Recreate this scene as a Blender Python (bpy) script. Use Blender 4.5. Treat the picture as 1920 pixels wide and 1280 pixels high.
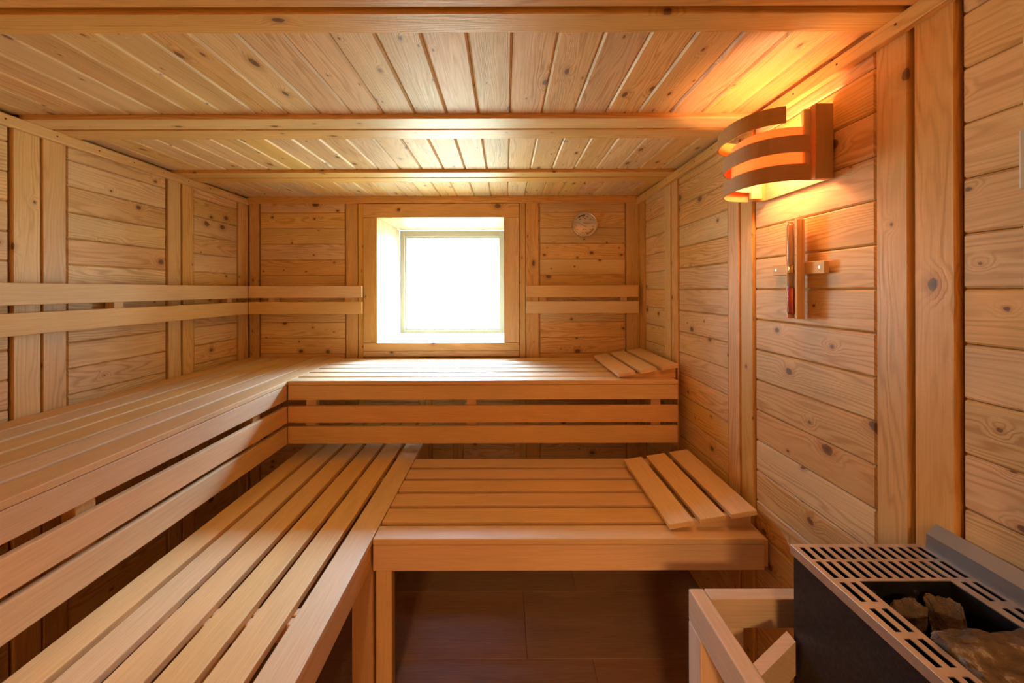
import bpy, bmesh, math, random
from mathutils import Vector, Matrix, Euler, noise as mnoise
for o in list(bpy.data.objects):
    bpy.data.objects.remove(o, do_unlink=True)
S = bpy.context.scene
COL = S.collection
R = math.radians
random.seed(7)

# ---------------------------------------------------------------- camera
EYE = 1.353
FPX = 727.0
cam_d = bpy.data.cameras.new('camera')
cam = bpy.data.objects.new('camera', cam_d)
COL.objects.link(cam)
cam_d.sensor_fit = 'HORIZONTAL'
cam_d.sensor_width = 36.0
cam_d.lens = 36.0 * FPX / 1920.0
cam_d.shift_x = (960 - 947) / 1920.0
cam_d.shift_y = -(640 - 543) / 1920.0
cam_d.clip_start = 0.02
cam.location = (0, 0, EYE)
cam.rotation_euler = Euler((R(90), 0, 0))
cam.rotation_euler.rotate_axis('Z', R(-0.15))
S.camera = cam

# ---------------------------------------------------------------- world, exposure
SKY_LOW = 7.5      # haze around the horizon seen straight through the pane
SKY_HIGH = 7.5    # bright cloudy sky above
GROUND = 3.5       # pale ground below
SUN_GLOW = 58.0    # bright band of thin cloud in front of the sun's height
SKY_COL = (0.37, 0.63, 1.0)
w = bpy.data.worlds.new('world')
S.world = w
w.use_nodes = True
nt = w.node_tree
nt.nodes.clear()
wo = nt.nodes.new('ShaderNodeOutputWorld')
bg = nt.nodes.new('ShaderNodeBackground')
tc = nt.nodes.new('ShaderNodeTexCoord')
sp = nt.nodes.new('ShaderNodeSeparateXYZ')
nt.links.new(tc.outputs['Generated'], sp.inputs[0])
mr = nt.nodes.new('ShaderNodeMapRange')
mr.interpolation_type = 'SMOOTHSTEP'
mr.inputs[1].default_value = 0.15
mr.inputs[2].default_value = 0.60
mr.inputs[3].default_value = SKY_LOW
mr.inputs[4].default_value = SKY_HIGH
nt.links.new(sp.outputs[2], mr.inputs[0])
mg = nt.nodes.new('ShaderNodeMapRange')
mg.interpolation_type = 'SMOOTHSTEP'
mg.inputs[1].default_value = -0.5
mg.inputs[2].default_value = -0.12
mg.inputs[3].default_value = GROUND - SKY_LOW
mg.inputs[4].default_value = 0.0
nt.links.new(sp.outputs[2], mg.inputs[0])
ad = nt.nodes.new('ShaderNodeMath')
ad.operation = 'ADD'
nt.links.new(mr.outputs[0], ad.inputs[0])
nt.links.new(mg.outputs[0], ad.inputs[1])
cr = nt.nodes.new('ShaderNodeValToRGB')
cr.color_ramp.elements[0].position = 0.45
cr.color_ramp.elements[0].color = (0.78, 0.92, 0.72, 1)
cr.color_ramp.elements[1].position = 0.62
cr.color_ramp.elements[1].color = (*SKY_COL, 1)
mm = nt.nodes.new('ShaderNodeMapRange')
mm.inputs[1].default_value = -1
mm.inputs[2].default_value = 1
nt.links.new(sp.outputs[2], mm.inputs[0])
nt.links.new(mm.outputs[0], cr.inputs[0])
nt.links.new(cr.outputs[0], bg.inputs[0])
gm = nt.nodes.new('ShaderNodeMapRange')
gm.interpolation_type = 'SMOOTHSTEP'
gm.inputs[1].default_value = 0.30
gm.inputs[2].default_value = 0.55
gm.inputs[3].default_value = 0.0
gm.inputs[4].default_value = SUN_GLOW
nt.links.new(sp.outputs[2], gm.inputs[0])
gd2 = nt.nodes.new('ShaderNodeMapRange')
gd2.interpolation_type = 'SMOOTHSTEP'
gd2.inputs[1].default_value = 0.66
gd2.inputs[2].default_value = 0.90
gd2.inputs[3].default_value = 1.0
gd2.inputs[4].default_value = 0.0
nt.links.new(sp.outputs[2], gd2.inputs[0])
gx2 = nt.nodes.new('ShaderNodeMath')
gx2.operation = 'MULTIPLY'
nt.links.new(gm.outputs[0], gx2.inputs[0])
nt.links.new(gd2.outputs[0], gx2.inputs[1])
ad2 = nt.nodes.new('ShaderNodeMath')
ad2.operation = 'ADD'
nt.links.new(ad.outputs[0], ad2.inputs[0])
nt.links.new(gx2.outputs[0], ad2.inputs[1])
nt.links.new(ad2.outputs[0], bg.inputs[1])
nt.links.new(bg.outputs[0], wo.inputs[0])

S.view_settings.view_transform = 'Standard'
S.view_settings.look = 'None'
S.view_settings.gamma = 1.0
S.view_settings.use_curve_mapping = False
S.view_settings.exposure = 1.86
LAMP_POWER = 48.0        # emission of the bulb in the corner lamp

ANTE_FILL_POWER = 40.0
ld_ = bpy.data.lights.new('anteroom_fill_light', 'AREA')  # unseen light added behind the camera as warm fill
ld_.shape = 'DISK'
ld_.size = 0.45
ld_.energy = ANTE_FILL_POWER
ld_.color = (1.0, 0.56, 0.24)
lo_ = bpy.data.objects.new('anteroom_fill_light', ld_)
lo_.location = (-0.4, -2.6, 2.46)
COL.objects.link(lo_)
# window portal (sampling aid only, gives no light of its own)
def portal(name, loc, rot, sx, sy):
    ld = bpy.data.lights.new(name, 'AREA')
    ld.shape = 'RECTANGLE'
    ld.size, ld.size_y = sx, sy
    ld.cycles.is_portal = True
    lo = bpy.data.objects.new(name, ld)
    lo.location = loc
    lo.rotation_euler = rot
    COL.objects.link(lo)
portal('window_portal', (-0.45, 3.42, 1.42), (R(-90), 0, 0), 0.9, 0.92)

# ---------------------------------------------------------------- materials
class NT:
    def __init__(s, name):
        s.m = bpy.data.materials.new(name)
        s.m.use_nodes = True
        s.t = s.m.node_tree
        s.t.nodes.clear()
        s.out = s.t.nodes.new('ShaderNodeOutputMaterial')
    def n(s, kind, **kw):
        nd = s.t.nodes.new(kind)
        for k, v in kw.items():
            setattr(nd, k, v)
        return nd
    def put(s, sock, v):
        if isinstance(v, bpy.types.NodeSocket):
            s.t.links.new(v, sock)
        else:
            sock.default_value = v
    def math(s, op, a, b=0.0, c=None, clamp=False):
        nd = s.n('ShaderNodeMath', operation=op, use_clamp=clamp)
        s.put(nd.inputs[0], a)
        s.put(nd.inputs[1], b)
        if c is not None:
            s.put(nd.inputs[2], c)
        return nd.outputs[0]
    def mapr(s, v, a, b, c, d, smooth=True):
        nd = s.n('ShaderNodeMapRange')
        if smooth:
            nd.interpolation_type = 'SMOOTHSTEP'
        for i, x in enumerate((v, a, b, c, d)):
            s.put(nd.inputs[i], x)
        return nd.outputs[0]
    def comb(s, x, y, z):
        nd = s.n('ShaderNodeCombineXYZ')
        for i, v in enumerate((x, y, z)):
            s.put(nd.inputs[i], v)
        return nd.outputs[0]
    def noise(s, vec, scale=1.0, detail=2.0, rough=0.5):
        nd = s.n('ShaderNodeTexNoise')
        s.put(nd.inputs['Vector'], vec)
        nd.inputs['Scale'].default_value = scale
        nd.inputs['Detail'].default_value = detail
        nd.inputs['Roughness'].default_value = rough
        return nd.outputs[0]
    def mix(s, f, a, b, mode='MIX'):
        nd = s.n('ShaderNodeMix', data_type='RGBA', blend_type=mode)
        s.put(nd.inputs[0], f)
        for sock, v in ((nd.inputs[6], a), (nd.inputs[7], b)):
            if isinstance(v, tuple):
                v = (*v[:3], 1)
            s.put(sock, v)
        return nd.outputs[2]
    def bsdf(s, color, rough=0.5, metal=0.0, spec=0.5, **kw):
        nd = s.n('ShaderNodeBsdfPrincipled')
        if isinstance(color, tuple):
            color = (*color[:3], 1)
        s.put(nd.inputs['Base Color'], color)
        s.put(nd.inputs['Roughness'], rough)
        s.put(nd.inputs['Metallic'], metal)
        s.put(nd.inputs['Specular IOR Level'], spec)
        for k, v in kw.items():
            s.put(nd.inputs[k], v)
        return nd
    def done(s, shader):
        s.t.links.new(shader, s.out.inputs[0])
        return s.m

def wood(name, light, dark, ring=0.5, knots=0.3, rough=0.45, spec=0.45, fibre=0.25, freq=(50, 150), warp=7.0, var=0.16, bump=0.25):
    N = NT(name)
    a = N.n('ShaderNodeAttribute', attribute_name='wc')
    s = N.n('ShaderNodeSeparateXYZ')
    N.put(s.inputs[0], a.outputs['Vector'])
    l, wv, t = s.outputs
    ra = N.n('ShaderNodeAttribute', attribute_name='rnd')
    rnd = ra.outputs['Fac']
    w2 = N.math('MULTIPLY_ADD', t, 0.6, wv)
    ridx = N.math('FRACT', N.math('MULTIPLY', rnd, 7.31))
    col_rings = None
    # knots
    if knots > 0:
        kv = N.comb(N.math('MULTIPLY', l, 5.5), N.math('MULTIPLY', w2, 12.0), 0.0)
        vo = N.n('ShaderNodeTexVoronoi', voronoi_dimensions='2D', feature='F1')
        N.put(vo.inputs['Vector'], kv)
        vo.inputs['Scale'].default_value = 1.0
        sc = N.n('ShaderNodeSeparateColor')
        N.put(sc.inputs[0], vo.outputs['Color'])
        d = N.math('ADD', vo.outputs['Distance'], N.math('MULTIPLY_ADD', N.noise(N.comb(N.math('MULTIPLY', l, 60), N.math('MULTIPLY', w2, 120), t), 1, 2), 0.05, -0.025))
        ex = N.math('GREATER_THAN', sc.outputs[0], 1 - knots)
        size = N.math('MULTIPLY_ADD', N.math('POWER', sc.outputs[1], 3.0), 0.10, 0.03)
        big = N.math('MULTIPLY', size, 2.0)
        rbump = N.math('MULTIPLY', ex, N.mapr(d, 0.0, N.math('MULTIPLY_ADD', size, 3.0, 0.1), 1.0, 0.0))
    # rings
    fq = N.math('MULTIPLY_ADD', ridx, freq[1] - freq[0], freq[0])
    g = N.math('MULTIPLY', w2, fq)
    wn = N.noise(N.comb(N.math('MULTIPLY', l, 1.1), N.math('MULTIPLY', w2, 14.0), rnd), 1.0, 3.0, 0.5)
    g = N.math('MULTIPLY_ADD', wn, warp * 2, g)
    if knots > 0:
        g = N.math('MULTIPLY_ADD', rbump, 2.6, g)
    ph = N.math('MULTIPLY_ADD', N.math('SINE', N.math('MULTIPLY', g, 6.2832 / 1.0)), 0.5, 0.5)
    ph = N.math('POWER', ph, 2.2)
    # rings fade in and out across the board
    fade = N.mapr(N.noise(N.comb(N.math('MULTIPLY', l, 0.7), N.math('MULTIPLY', w2, 22.0), 3.0), 1.0, 1.0), 0.3, 0.65, 0.25, 1.0)
    rs = N.math('MULTIPLY', N.math('MULTIPLY', ph, fade), ring)
    col = N.mix(rs, light, dark)
    # fibres and broad tone
    fb = N.noise(N.comb(N.math('MULTIPLY', l, 9.0), N.math('MULTIPLY', w2, 420.0), N.math('MULTIPLY', t, 300)), 1.0, 2.0, 0.6)
    col = N.mix(N.mapr(fb, 0.3, 0.7, 0.0, fibre), col, dark)
    br = N.noise(N.comb(N.math('MULTIPLY', l, 2.5), N.math('MULTIPLY', w2, 12.0), 9.0), 1.0, 2.0, 0.5)
    tone = N.math('ADD', N.mapr(br, 0.25, 0.75, 1 - var * 0.55, 1 + var * 0.35), N.math('MULTIPLY_ADD', rnd, var, -var * 0.5))
    hv = N.n('ShaderNodeHueSaturation')
    N.put(hv.inputs['Hue'], N.math('MULTIPLY_ADD', ridx, 0.014, 0.493))
    N.put(hv.inputs['Saturation'], N.math('MULTIPLY_ADD', N.math('FRACT', N.math('MULTIPLY', rnd, 13.7)), 0.22, 0.89))
    N.put(hv.inputs['Value'], tone)
    N.put(hv.inputs['Color'], col)
    col = hv.outputs[0]
    if knots > 0:
        halo = N.math('MULTIPLY', ex, N.mapr(d, size, N.math('MULTIPLY', size, 2.6), 0.45, 0.0))
        col = N.mix(halo, col, tuple(c * k for c, k in zip(dark, (0.9, 0.75, 0.6))))
        core = N.math('MULTIPLY', ex, N.mapr(d, N.math('MULTIPLY', size, 0.8), size, 0.85, 0.0))
        inner = N.mapr(d, 0.0, N.math('MULTIPLY', size, 0.9), 0.0, 1.0)
        kcol = N.mix(inner, (0.085, 0.036, 0.016), (0.17, 0.075, 0.03))
        kcol = N.mix(N.mapr(d, N.math('MULTIPLY', size, 0.75), size, 0.0, 0.8), kcol, (0.04, 0.016, 0.008))
        col = N.mix(core, col, kcol)
    b = N.n('ShaderNodeBump')
    b.inputs['Strength'].default_value = bump
    b.inputs['Distance'].default_value = 0.001
    N.put(b.inputs['Height'], N.math('SUBTRACT', N.math('MULTIPLY', fb, 0.5), N.math('MULTIPLY', rs, 1.2)))
    p = N.bsdf(col, N.mapr(fb, 0.2, 0.8, rough - 0.05, rough + 0.08), 0, spec)
    N.t.links.new(b.outputs[0], p.inputs['Normal'])
    return N.done(p.outputs[0])

PINE = wood('pine_cladding', (0.85, 0.555, 0.25), (0.54, 0.265, 0.08), ring=0.75, knots=0.5, rough=0.5)
PINE_TRIM = wood('pine_trim', (0.81, 0.495, 0.19), (0.52, 0.25, 0.065), ring=0.6, knots=0.22, rough=0.42)
PINE_PALE = wood('pale_pine', (0.54, 0.41, 0.22), (0.42, 0.27, 0.12), ring=0.4, knots=0.18, rough=0.5)
BENCH = wood('bench_hardwood', (0.85, 0.55, 0.26), (0.62, 0.34, 0.13), ring=0.16, knots=0.0, rough=0.55, spec=0.35, fibre=0.38, freq=(40, 90), warp=3, var=0.10, bump=0.15)
RAILW = wood('guard_rail_wood', (0.72, 0.52, 0.32), (0.52, 0.33, 0.17), ring=0.25, knots=0.08, rough=0.5, fibre=0.35)
VENEER = wood('lamp_veneer', (0.50, 0.27, 0.10), (0.38, 0.18, 0.06), ring=0.1, knots=0.0, rough=0.45, fibre=0.3)
FLOORM = wood('floor_laminate', (0.36, 0.19, 0.095), (0.20, 0.105, 0.05), ring=0.3, knots=0.0, rough=0.36, spec=0.3, fibre=0.6, freq=(30, 60), var=0.12, bump=0.3)
BACKING = NT('dark_backing'); BACKING = BACKING.done(BACKING.bsdf((0.16, 0.075, 0.025), 0.9).outputs[0])

def plain(name, col, rough=0.5, metal=0.0, spec=0.5, nz=0.0, scale=60):
    N = NT(name)
    c = col
    if nz:
        tcn = N.n('ShaderNodeTexCoord')
        f = N.noise(tcn.outputs['Object'], scale, 4, 0.6)
        c = N.mix(N.mapr(f, 0.3, 0.75, 0, 1), tuple(x * (1 - nz) for x in col), tuple(min(1, x * (1 + nz)) for x in col))
    return N.done(N.bsdf(c, rough, metal, spec).outputs[0])

STEEL = plain('brushed_steel', (0.66, 0.60, 0.55), 0.40, 0.9, nz=0.12, scale=25)
PLATE = plain('grey_steel_sheet', (0.23, 0.235, 0.245), 0.42, 0.75, nz=0.06, scale=8)
CASING = plain('black_enamel', (0.016, 0.016, 0.018), 0.42, 0.0, 0.3, nz=0.5, scale=140)
INNERM = plain('dark_steel', (0.05, 0.05, 0.05), 0.4, 0.8, nz=0.3, scale=20)  # dark mottled steel of the stone basket
HOTROD = plain('heating_tube', (0.20, 0.28, 0.31), 0.3, 0.9)
WFRAME = plain('window_paint', (0.50, 0.46, 0.39), 0.35)
SCREW = plain('screw_steel', (0.5, 0.48, 0.45), 0.3, 1.0)
CHROME = plain('chrome', (0.72, 0.70, 0.68), 0.22, 1.0)
DIAL = plain('dial_face', (0.80, 0.74, 0.68), 0.4)
INK = plain('dial_ink', (0.09, 0.035, 0.02), 0.5)
GREENINK = plain('dial_green', (0.16, 0.17, 0.05), 0.5)
REDSAND = plain('red_sand', (0.55, 0.035, 0.02), 0.8, nz=0.2, scale=500)
WHITEPL = plain('cream_plastic', (0.62, 0.52, 0.38), 0.4)
BRASS = plain('brass_neck', (0.75, 0.5, 0.18), 0.3, 0.8)

def stone_mat():
    N = NT('heater_stone')
    tcn = N.n('ShaderNodeTexCoord')
    f = N.noise(tcn.outputs['Object'], 22, 6, 0.65)
    g = N.noise(tcn.outputs['Object'], 90, 4, 0.7)
    c = N.mix(N.mapr(f, 0.35, 0.6, 0, 1), (0.06, 0.042, 0.028), (0.19, 0.115, 0.052))
    c = N.mix(N.mapr(f, 0.53, 0.62, 0, 0.85), c, (0.50, 0.46, 0.41))
    c = N.mix(N.mapr(g, 0.35, 0.7, 0, 0.5), c, (0.06, 0.04, 0.03))
    b = N.n('ShaderNodeBump')
    b.inputs['Strength'].default_value = 0.7
    b.inputs['Distance'].default_value = 0.006
    N.put(b.inputs['Height'], g)
    p = N.bsdf(c, 0.7)
    N.t.links.new(b.outputs[0], p.inputs['Normal'])
    return N.done(p.outputs[0])
STONE = stone_mat()

def thin_glass(name, tint=(1, 1, 1), refl=0.08):
    N = NT(name)
    tr = N.n('ShaderNodeBsdfTransparent')
    tr.inputs[0].default_value = (*tint, 1)
    gl = N.n('ShaderNodeBsdfGlossy')
    gl.inputs['Roughness'].default_value = 0.02
    lw = N.n('ShaderNodeLayerWeight')
    lw.inputs[0].default_value = 0.25
    mx = N.n('ShaderNodeMixShader')
    N.put(mx.inputs[0], N.math('MULTIPLY_ADD', lw.outputs['Fresnel'], 0.6, refl * 0.3, clamp=True))
    N.t.links.new(tr.outputs[0], mx.inputs[1])
    N.t.links.new(gl.outputs[0], mx.inputs[2])
    return N.done(mx.outputs[0])
GLASS = thin_glass('window_glass', (0.98, 0.99, 1.0))
TUBE = thin_glass('timer_glass', (0.97, 0.95, 0.93), 0.3)

def liner_mat():
    N = NT('glowing_veneer_liner')
    d = N.n('ShaderNodeBsdfDiffuse')
    d.inputs[0].default_value = (0.85, 0.5, 0.28, 1)
    t = N.n('ShaderNodeBsdfTranslucent')
    t.inputs[0].default_value = (0.95, 0.42, 0.22, 1)
    mx = N.n('ShaderNodeMixShader')
    mx.inputs[0].default_value = 0.38
    N.t.links.new(d.outputs[0], mx.inputs[1])
    N.t.links.new(t.outputs[0], mx.inputs[2])
    return N.done(mx.outputs[0])
LINER = liner_mat()
def emit(name, col, st):
    N = NT(name)
    e = N.n('ShaderNodeEmission')
    e.inputs[0].default_value = (*col, 1)
    e.inputs[1].default_value = st
    return N.done(e.outputs[0])
BULB = emit('bulb_glow', (1.0, 0.50, 0.23), LAMP_POWER)

# ---------------------------------------------------------------- mesh helpers
AX = {'x': (0, 1, 2), 'y': (1, 0, 2), 'z': (2, 0, 1)}
_cache = {}
def box_proto(dx, dy, dz, bev, seg):
    key = (round(dx, 5), round(dy, 5), round(dz, 5), bev, seg)
    if key in _cache:
        return _cache[key]
    bm = bmesh.new()
    bmesh.ops.create_cube(bm, size=1.0)
    for v in bm.verts:
        v.co = Vector((v.co.x * dx, v.co.y * dy, v.co.z * dz))
    b = min(bev, 0.45 * min(dx, dy, dz))
    if b > 1e-5:
        bmesh.ops.bevel(bm, geom=bm.edges[:], offset=b, segments=seg, affect='EDGES', profile=0.6)
    bm.verts.index_update()
    r = ([v.co.copy() for v in bm.verts], [[v.index for v in f.verts] for f in bm.faces])
    bm.free()
    _cache[key] = r
    return r

class MB:
    """collects boards and turned shapes, then becomes one mesh object"""
    def __init__(s):
        s.v, s.f, s.wc, s.rnd, s.smooth = [], [], [], [], []
    def add(s, vs, fs, axis='x', M=None, smooth=False, keep=False):
        a, b, c = AX[axis]
        o = len(s.v)
        off = (0, 0, 0) if keep else (random.uniform(0, 60), random.uniform(0, 60), random.uniform(0, 5))
        r = random.random()
        for v in vs:
            s.wc.append((v[a] + off[0], v[b] + off[1], v[c] + off[2]))
            s.rnd.append(r)
            s.v.append(tuple(M @ v) if M is not None else tuple(v))
        for f in fs:
            s.f.append([i + o for i in f])
            s.smooth.append(smooth)
    def box(s, x0, x1, y0, y1, z0, z1, axis='x', bev=0.002, seg=1, M=None):
        x0, x1 = min(x0, x1), max(x0, x1)
        y0, y1 = min(y0, y1), max(y0, y1)
        z0, z1 = min(z0, z1), max(z0, z1)
        vs, fs = box_proto(x1 - x0, y1 - y0, z1 - z0, bev, seg)
        T = Matrix.Translation(((x0 + x1) / 2, (y0 + y1) / 2, (z0 + z1) / 2))
        s.add(vs, fs, axis, (M @ T) if M is not None else T)
        return s
    def cyl(s, p0, p1, r0, r1=None, n=20, axis='z', smooth=True, cap=True):
        r1 = r0 if r1 is None else r1
        p0, p1 = Vector(p0), Vector(p1)
        d = (p1 - p0)
        q = d.to_track_quat('Z', 'Y').to_matrix().to_4x4()
        M = Matrix.Translation(p0) @ q
        L = d.length
        vs, fs = [], []
        for k in range(n):
            a = 2 * math.pi * k / n
            vs.append(Vector((r0 * math.cos(a), r0 * math.sin(a), 0)))
            vs.append(Vector((r1 * math.cos(a), r1 * math.sin(a), L)))
        for k in range(n):
            j = (k + 1) % n
            fs.append([2 * k, 2 * j, 2 * j + 1, 2 * k + 1])
        s.add(vs, fs, axis, M, smooth)
        if cap:
            s.add(vs, [[2 * k for k in range(n)][::-1], [2 * k + 1 for k in range(n)]], axis, M, False)
        return s
    def lathe(s, prof, M, n=48, smooth=True):
        vs, fs = [], []
        for (r, z) in prof:
            for k in range(n):
                a = 2 * math.pi * k / n
                vs.append(Vector((r * math.cos(a), r * math.sin(a), z)))
        for i in range(len(prof) - 1):
            for k in range(n):
                j = (k + 1) % n
                fs.append([i * n + k, i * n + j, (i + 1) * n + j, (i + 1) * n + k])
        s.add(vs, fs, 'x', M, smooth)
        return s
    def prism(s, pts, h0, h1, plane, axis='x', M=None, smooth=False):
        """extrude polygon pts (2D) between h0 and h1 along the axis missing from plane"""
        def P(a, b, h):
            return {'xy': Vector((a, b, h)), 'xz': Vector((a, h, b)), 'yz': Vector((h, a, b))}[plane]
        n = len(pts)
        vs = [P(a, b, h0) for a, b in pts] + [P(a, b, h1) for a, b in pts]
        fs = [list(range(n))[::-1], [n + i for i in range(n)]]
        sm = [[i, (i + 1) % n, n + (i + 1) % n, n + i] for i in range(n)]
        s.add(vs, sm, axis, M, smooth)
        s.add(vs, fs, axis, M, False)
        return s
    def strip(s, outer, inner, z0, z1, axis='x'):
        """closed-thickness band following two plan curves"""
        n = len(outer)
        vs, fs = [], []
        L = 0
        wcs = []
        for i in range(n):
            if i:
                L += (Vector(outer[i]) - Vector(outer[i - 1])).length
            for (p, z) in ((outer[i], z0), (outer[i], z1), (inner[i], z1), (inner[i], z0)):
                vs.append(Vector((p[0], p[1], z)))
                wcs.append((L, z))
        for i in range(n - 1):
            a, b = 4 * i, 4 * (i + 1)
            for k in range(4):
                fs.append([a + k, b + k, b + (k + 1) % 4, a + (k + 1) % 4])
        fs.append([0, 1, 2, 3])
        fs.append([4 * (n - 1) + k for k in (3, 2, 1, 0)])
        o = len(s.wc)
        s.add(vs, fs, axis, None, False, keep=True)
        for i, (a, b) in enumerate(wcs):
            s.wc[o + i] = (a + 3, b + 7, 0)
        return s
    def build(s, name, mat, parent=None, loc=None, fixn=True):
        me = bpy.data.meshes.new(name)
        me.from_pydata(s.v, [], s.f)
        me.polygons.foreach_set('use_smooth', s.smooth)
        at = me.attributes.new('wc', 'FLOAT_VECTOR', 'POINT')
        at.data.foreach_set('vector', [x for c in s.wc for x in c])
        at = me.attributes.new('rnd', 'FLOAT', 'POINT')
        at.data.foreach_set('value', s.rnd)
        if fixn:
            bm = bmesh.new()
            bm.from_mesh(me)
            bmesh.ops.recalc_face_normals(bm, faces=bm.faces[:])
            bm.to_mesh(me)
            bm.free()
        me.materials.append(mat)
        o = bpy.data.objects.new(name, me)
        COL.objects.link(o)
        if parent is not None:
            o.parent = parent
            o.matrix_parent_inverse = Matrix.Identity(4)
            me.transform(Matrix.Translation(-ORG.get(parent.name, Vector((0, 0, 0)))))
            ORG[o.name] = ORG.get(parent.name, Vector((0, 0, 0)))
        elif loc is not None:
            me.transform(Matrix.Translation(-Vector(loc)))
            o.location = loc
        me.update()
        return o
ORG = {}
def thing(name, label, cat, loc, group=None):
    o = bpy.data.objects.new(name, None)
    o.empty_display_size = 0.1
    COL.objects.link(o)
    o.location = loc
    o['label'] = label
    o['category'] = cat
    if group:
        o['group'] = group
    ORG[o.name] = Vector(loc)
    return o
def tag(o, label, cat, group=None):
    o['label'] = label
    o['category'] = cat
    if group:
        o['group'] = group
    return o
def struct(name, mb, mat, parent=None):
    o = mb.build(name, mat, parent)
    if parent is None:
        o['kind'] = 'structure'
    return o

# ---------------------------------------------------------------- room
XL, XR, YB, ZC = -1.834, 0.949, 2.75, 2.005
FL = -0.12                # floor level
YR = -1.35                # rear wall behind the camera
BD = 0.006                # boards sit this far behind the trims
PL = 0.1113
OX0, OX1, OZ0, OZ1 = -0.904, -0.008, 0.979, 1.864      # window opening
YW = 3.33

# floor: laminate planks
mb = MB()
rows = []
y = 1.5477 - 0.346 * 9
r_ = 0
while y < YB + 0.2:
    y1 = min(y + 0.346, YB + 0.2)
    xs = [XL - 0.1]
    x = {0: 0.344, 1: 0.0846}[r_ % 2] - 0.9 * 3
    while x < XR + 0.1:
        if x > XL + 0.0:
            xs.append(x)
        x += 0.9
    xs.append(XR + 0.1)
    for a, b in zip(xs[:-1], xs[1:]):
        if b - a > 0.01:
            mb.box(a + 0.0006, b - 0.0006, y + 0.0006, y1 - 0.0006, FL - 0.02, FL, 'x', 0.0012, 1)
    y += 0.346
    r_ += 1
mb.box(XL - 0.1, XR + 0.1, YR - 0.1, YB + 0.2, FL - 0.06, FL - 0.021, 'x', 0)
struct('floor', mb, FLOORM)

def seams(z0, pitch, lo, hi):
    k = math.ceil((lo - z0) / pitch)
    out = [lo]
    z = z0 + k * pitch
    while z < hi - 0.008:
        if z > lo + 0.008:
            out.append(z)
        z += pitch
    out.append(hi)
    return out
def planks_wall_x(mb, xs, side, y0, y1, z0, pitch, lo=FL, hi=ZC + 0.01):
    """boards of a side wall; side=+1 right wall, -1 left wall"""
    zs = seams(z0, pitch, lo, hi)
    f = xs + side * BD
    for a, b in zip(zs[:-1], zs[1:]):
        mb.box(f, f + side * 0.016, y0 + 0.004, y1 - 0.004, a + 0.0008, b - 0.0008, 'y', 0.0048, 1)
def planks_wall_y(mb, x0, x1, z0, pitch, lo=FL, hi=ZC + 0.01):
    zs = seams(z0, pitch, lo, hi)
    for a, b in zip(zs[:-1], zs[1:]):
        mb.box(x0 + 0.004, x1 - 0.004, YB + BD, YB + BD + 0.016, a + 0.0008, b - 0.0008, 'x', 0.0036, 1)

trim_n = [0]
def trim(mb, mat=None):
    trim_n[0] += 1
    o = struct('trim_%d' % trim_n[0], mb, mat or PINE_TRIM)
    return o

# --- left wall
LT = [(-1.20, -1.122), (-1.108, -1.03), (-0.55, -0.472), (-0.458, -0.38), (0.12, 0.20), (0.214, 0.292), (0.78, 0.858), (0.872, 0.95), (1.446, 1.531), (1.539, 1.621), (2.113, 2.194), (2.207, 2.284), (2.672, 2.75)]
mb = MB()
edges = [YR] + [v for t_ in LT for v in t_] + [YB]
zoff = [0.0, 0.03, 0.01]
for i in range(0, len(edges) - 1, 2):
    if edges[i + 1] - edges[i] > 0.1:
        planks_wall_x(mb, XL, -1, edges[i] + 0.004, edges[i + 1] - 0.004, 1.7965, 0.1105)
mb.box(XL - 0.06, XL - BD - 0.0165, YR - 0.1, YB + 0.1, FL - 0.05, ZC + 0.1, 'y', 0)
struct('wall_left', mb, PINE)
for a, b in LT:
    trim(MB().box(XL - 0.020, XL, a, b, FL, ZC - 0.003, 'z', 0.002))
# --- right wall
RT = [(-1.20, -1.122), (-1.108, -1.03), (-0.55, -0.472), (-0.458, -0.38), (0.10, 0.18), (0.194, 0.27), (0.818, 0.899), (0.914, 0.991), (1.487, 1.5605), (1.5745, 1.650), (2.136, 2.211), (2.225, 2.307), (2.64, 2.75)]
mb = MB()
edges = [YR] + [v for t_ in RT for v in t_] + [YB]
for i in range(0, len(edges) - 1, 2):
    if edges[i + 1] - edges[i] > 0.1:
        planks_wall_x(mb, XR, 1, edges[i] + 0.004, edges[i + 1] - 0.004, 1.3526, 0.1143)
mb.box(XR + BD + 0.0165, XR + 0.06, YR - 0.1, YB + 0.1, FL - 0.05, ZC + 0.1, 'y', 0)
struct('wall_right', mb, PINE)
for a, b in RT:
    trim(MB().box(XR, XR + 0.020, a, b, FL, ZC - 0.003, 'z', 0.002))
# --- back wall
mb = MB()
planks_wall_y(mb, -1.742, -1.134, 1.9036, PL)
planks_wall_y(mb, 0.245, 0.857, 1.9036, PL)
# parts above and below the window frame
for z0_, z1_ in ((FL, -0.008), (-0.008, 0.111), (0.111, 0.222), (0.222, 0.333), (0.333, 0.444), (0.444, 0.555), (0.555, 0.666), (0.666, 0.777), (0.777, 0.888)):
    for (xa, xb) in ((-0.955, -0.612), (-0.52, -0.37), (-0.30, 0.06)):
        mb.box(xa, xb, YB + BD, YB + BD + 0.016, z0_ + 0.0008, z1_ - 0.0008, 'x', 0.0036, 1)
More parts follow.
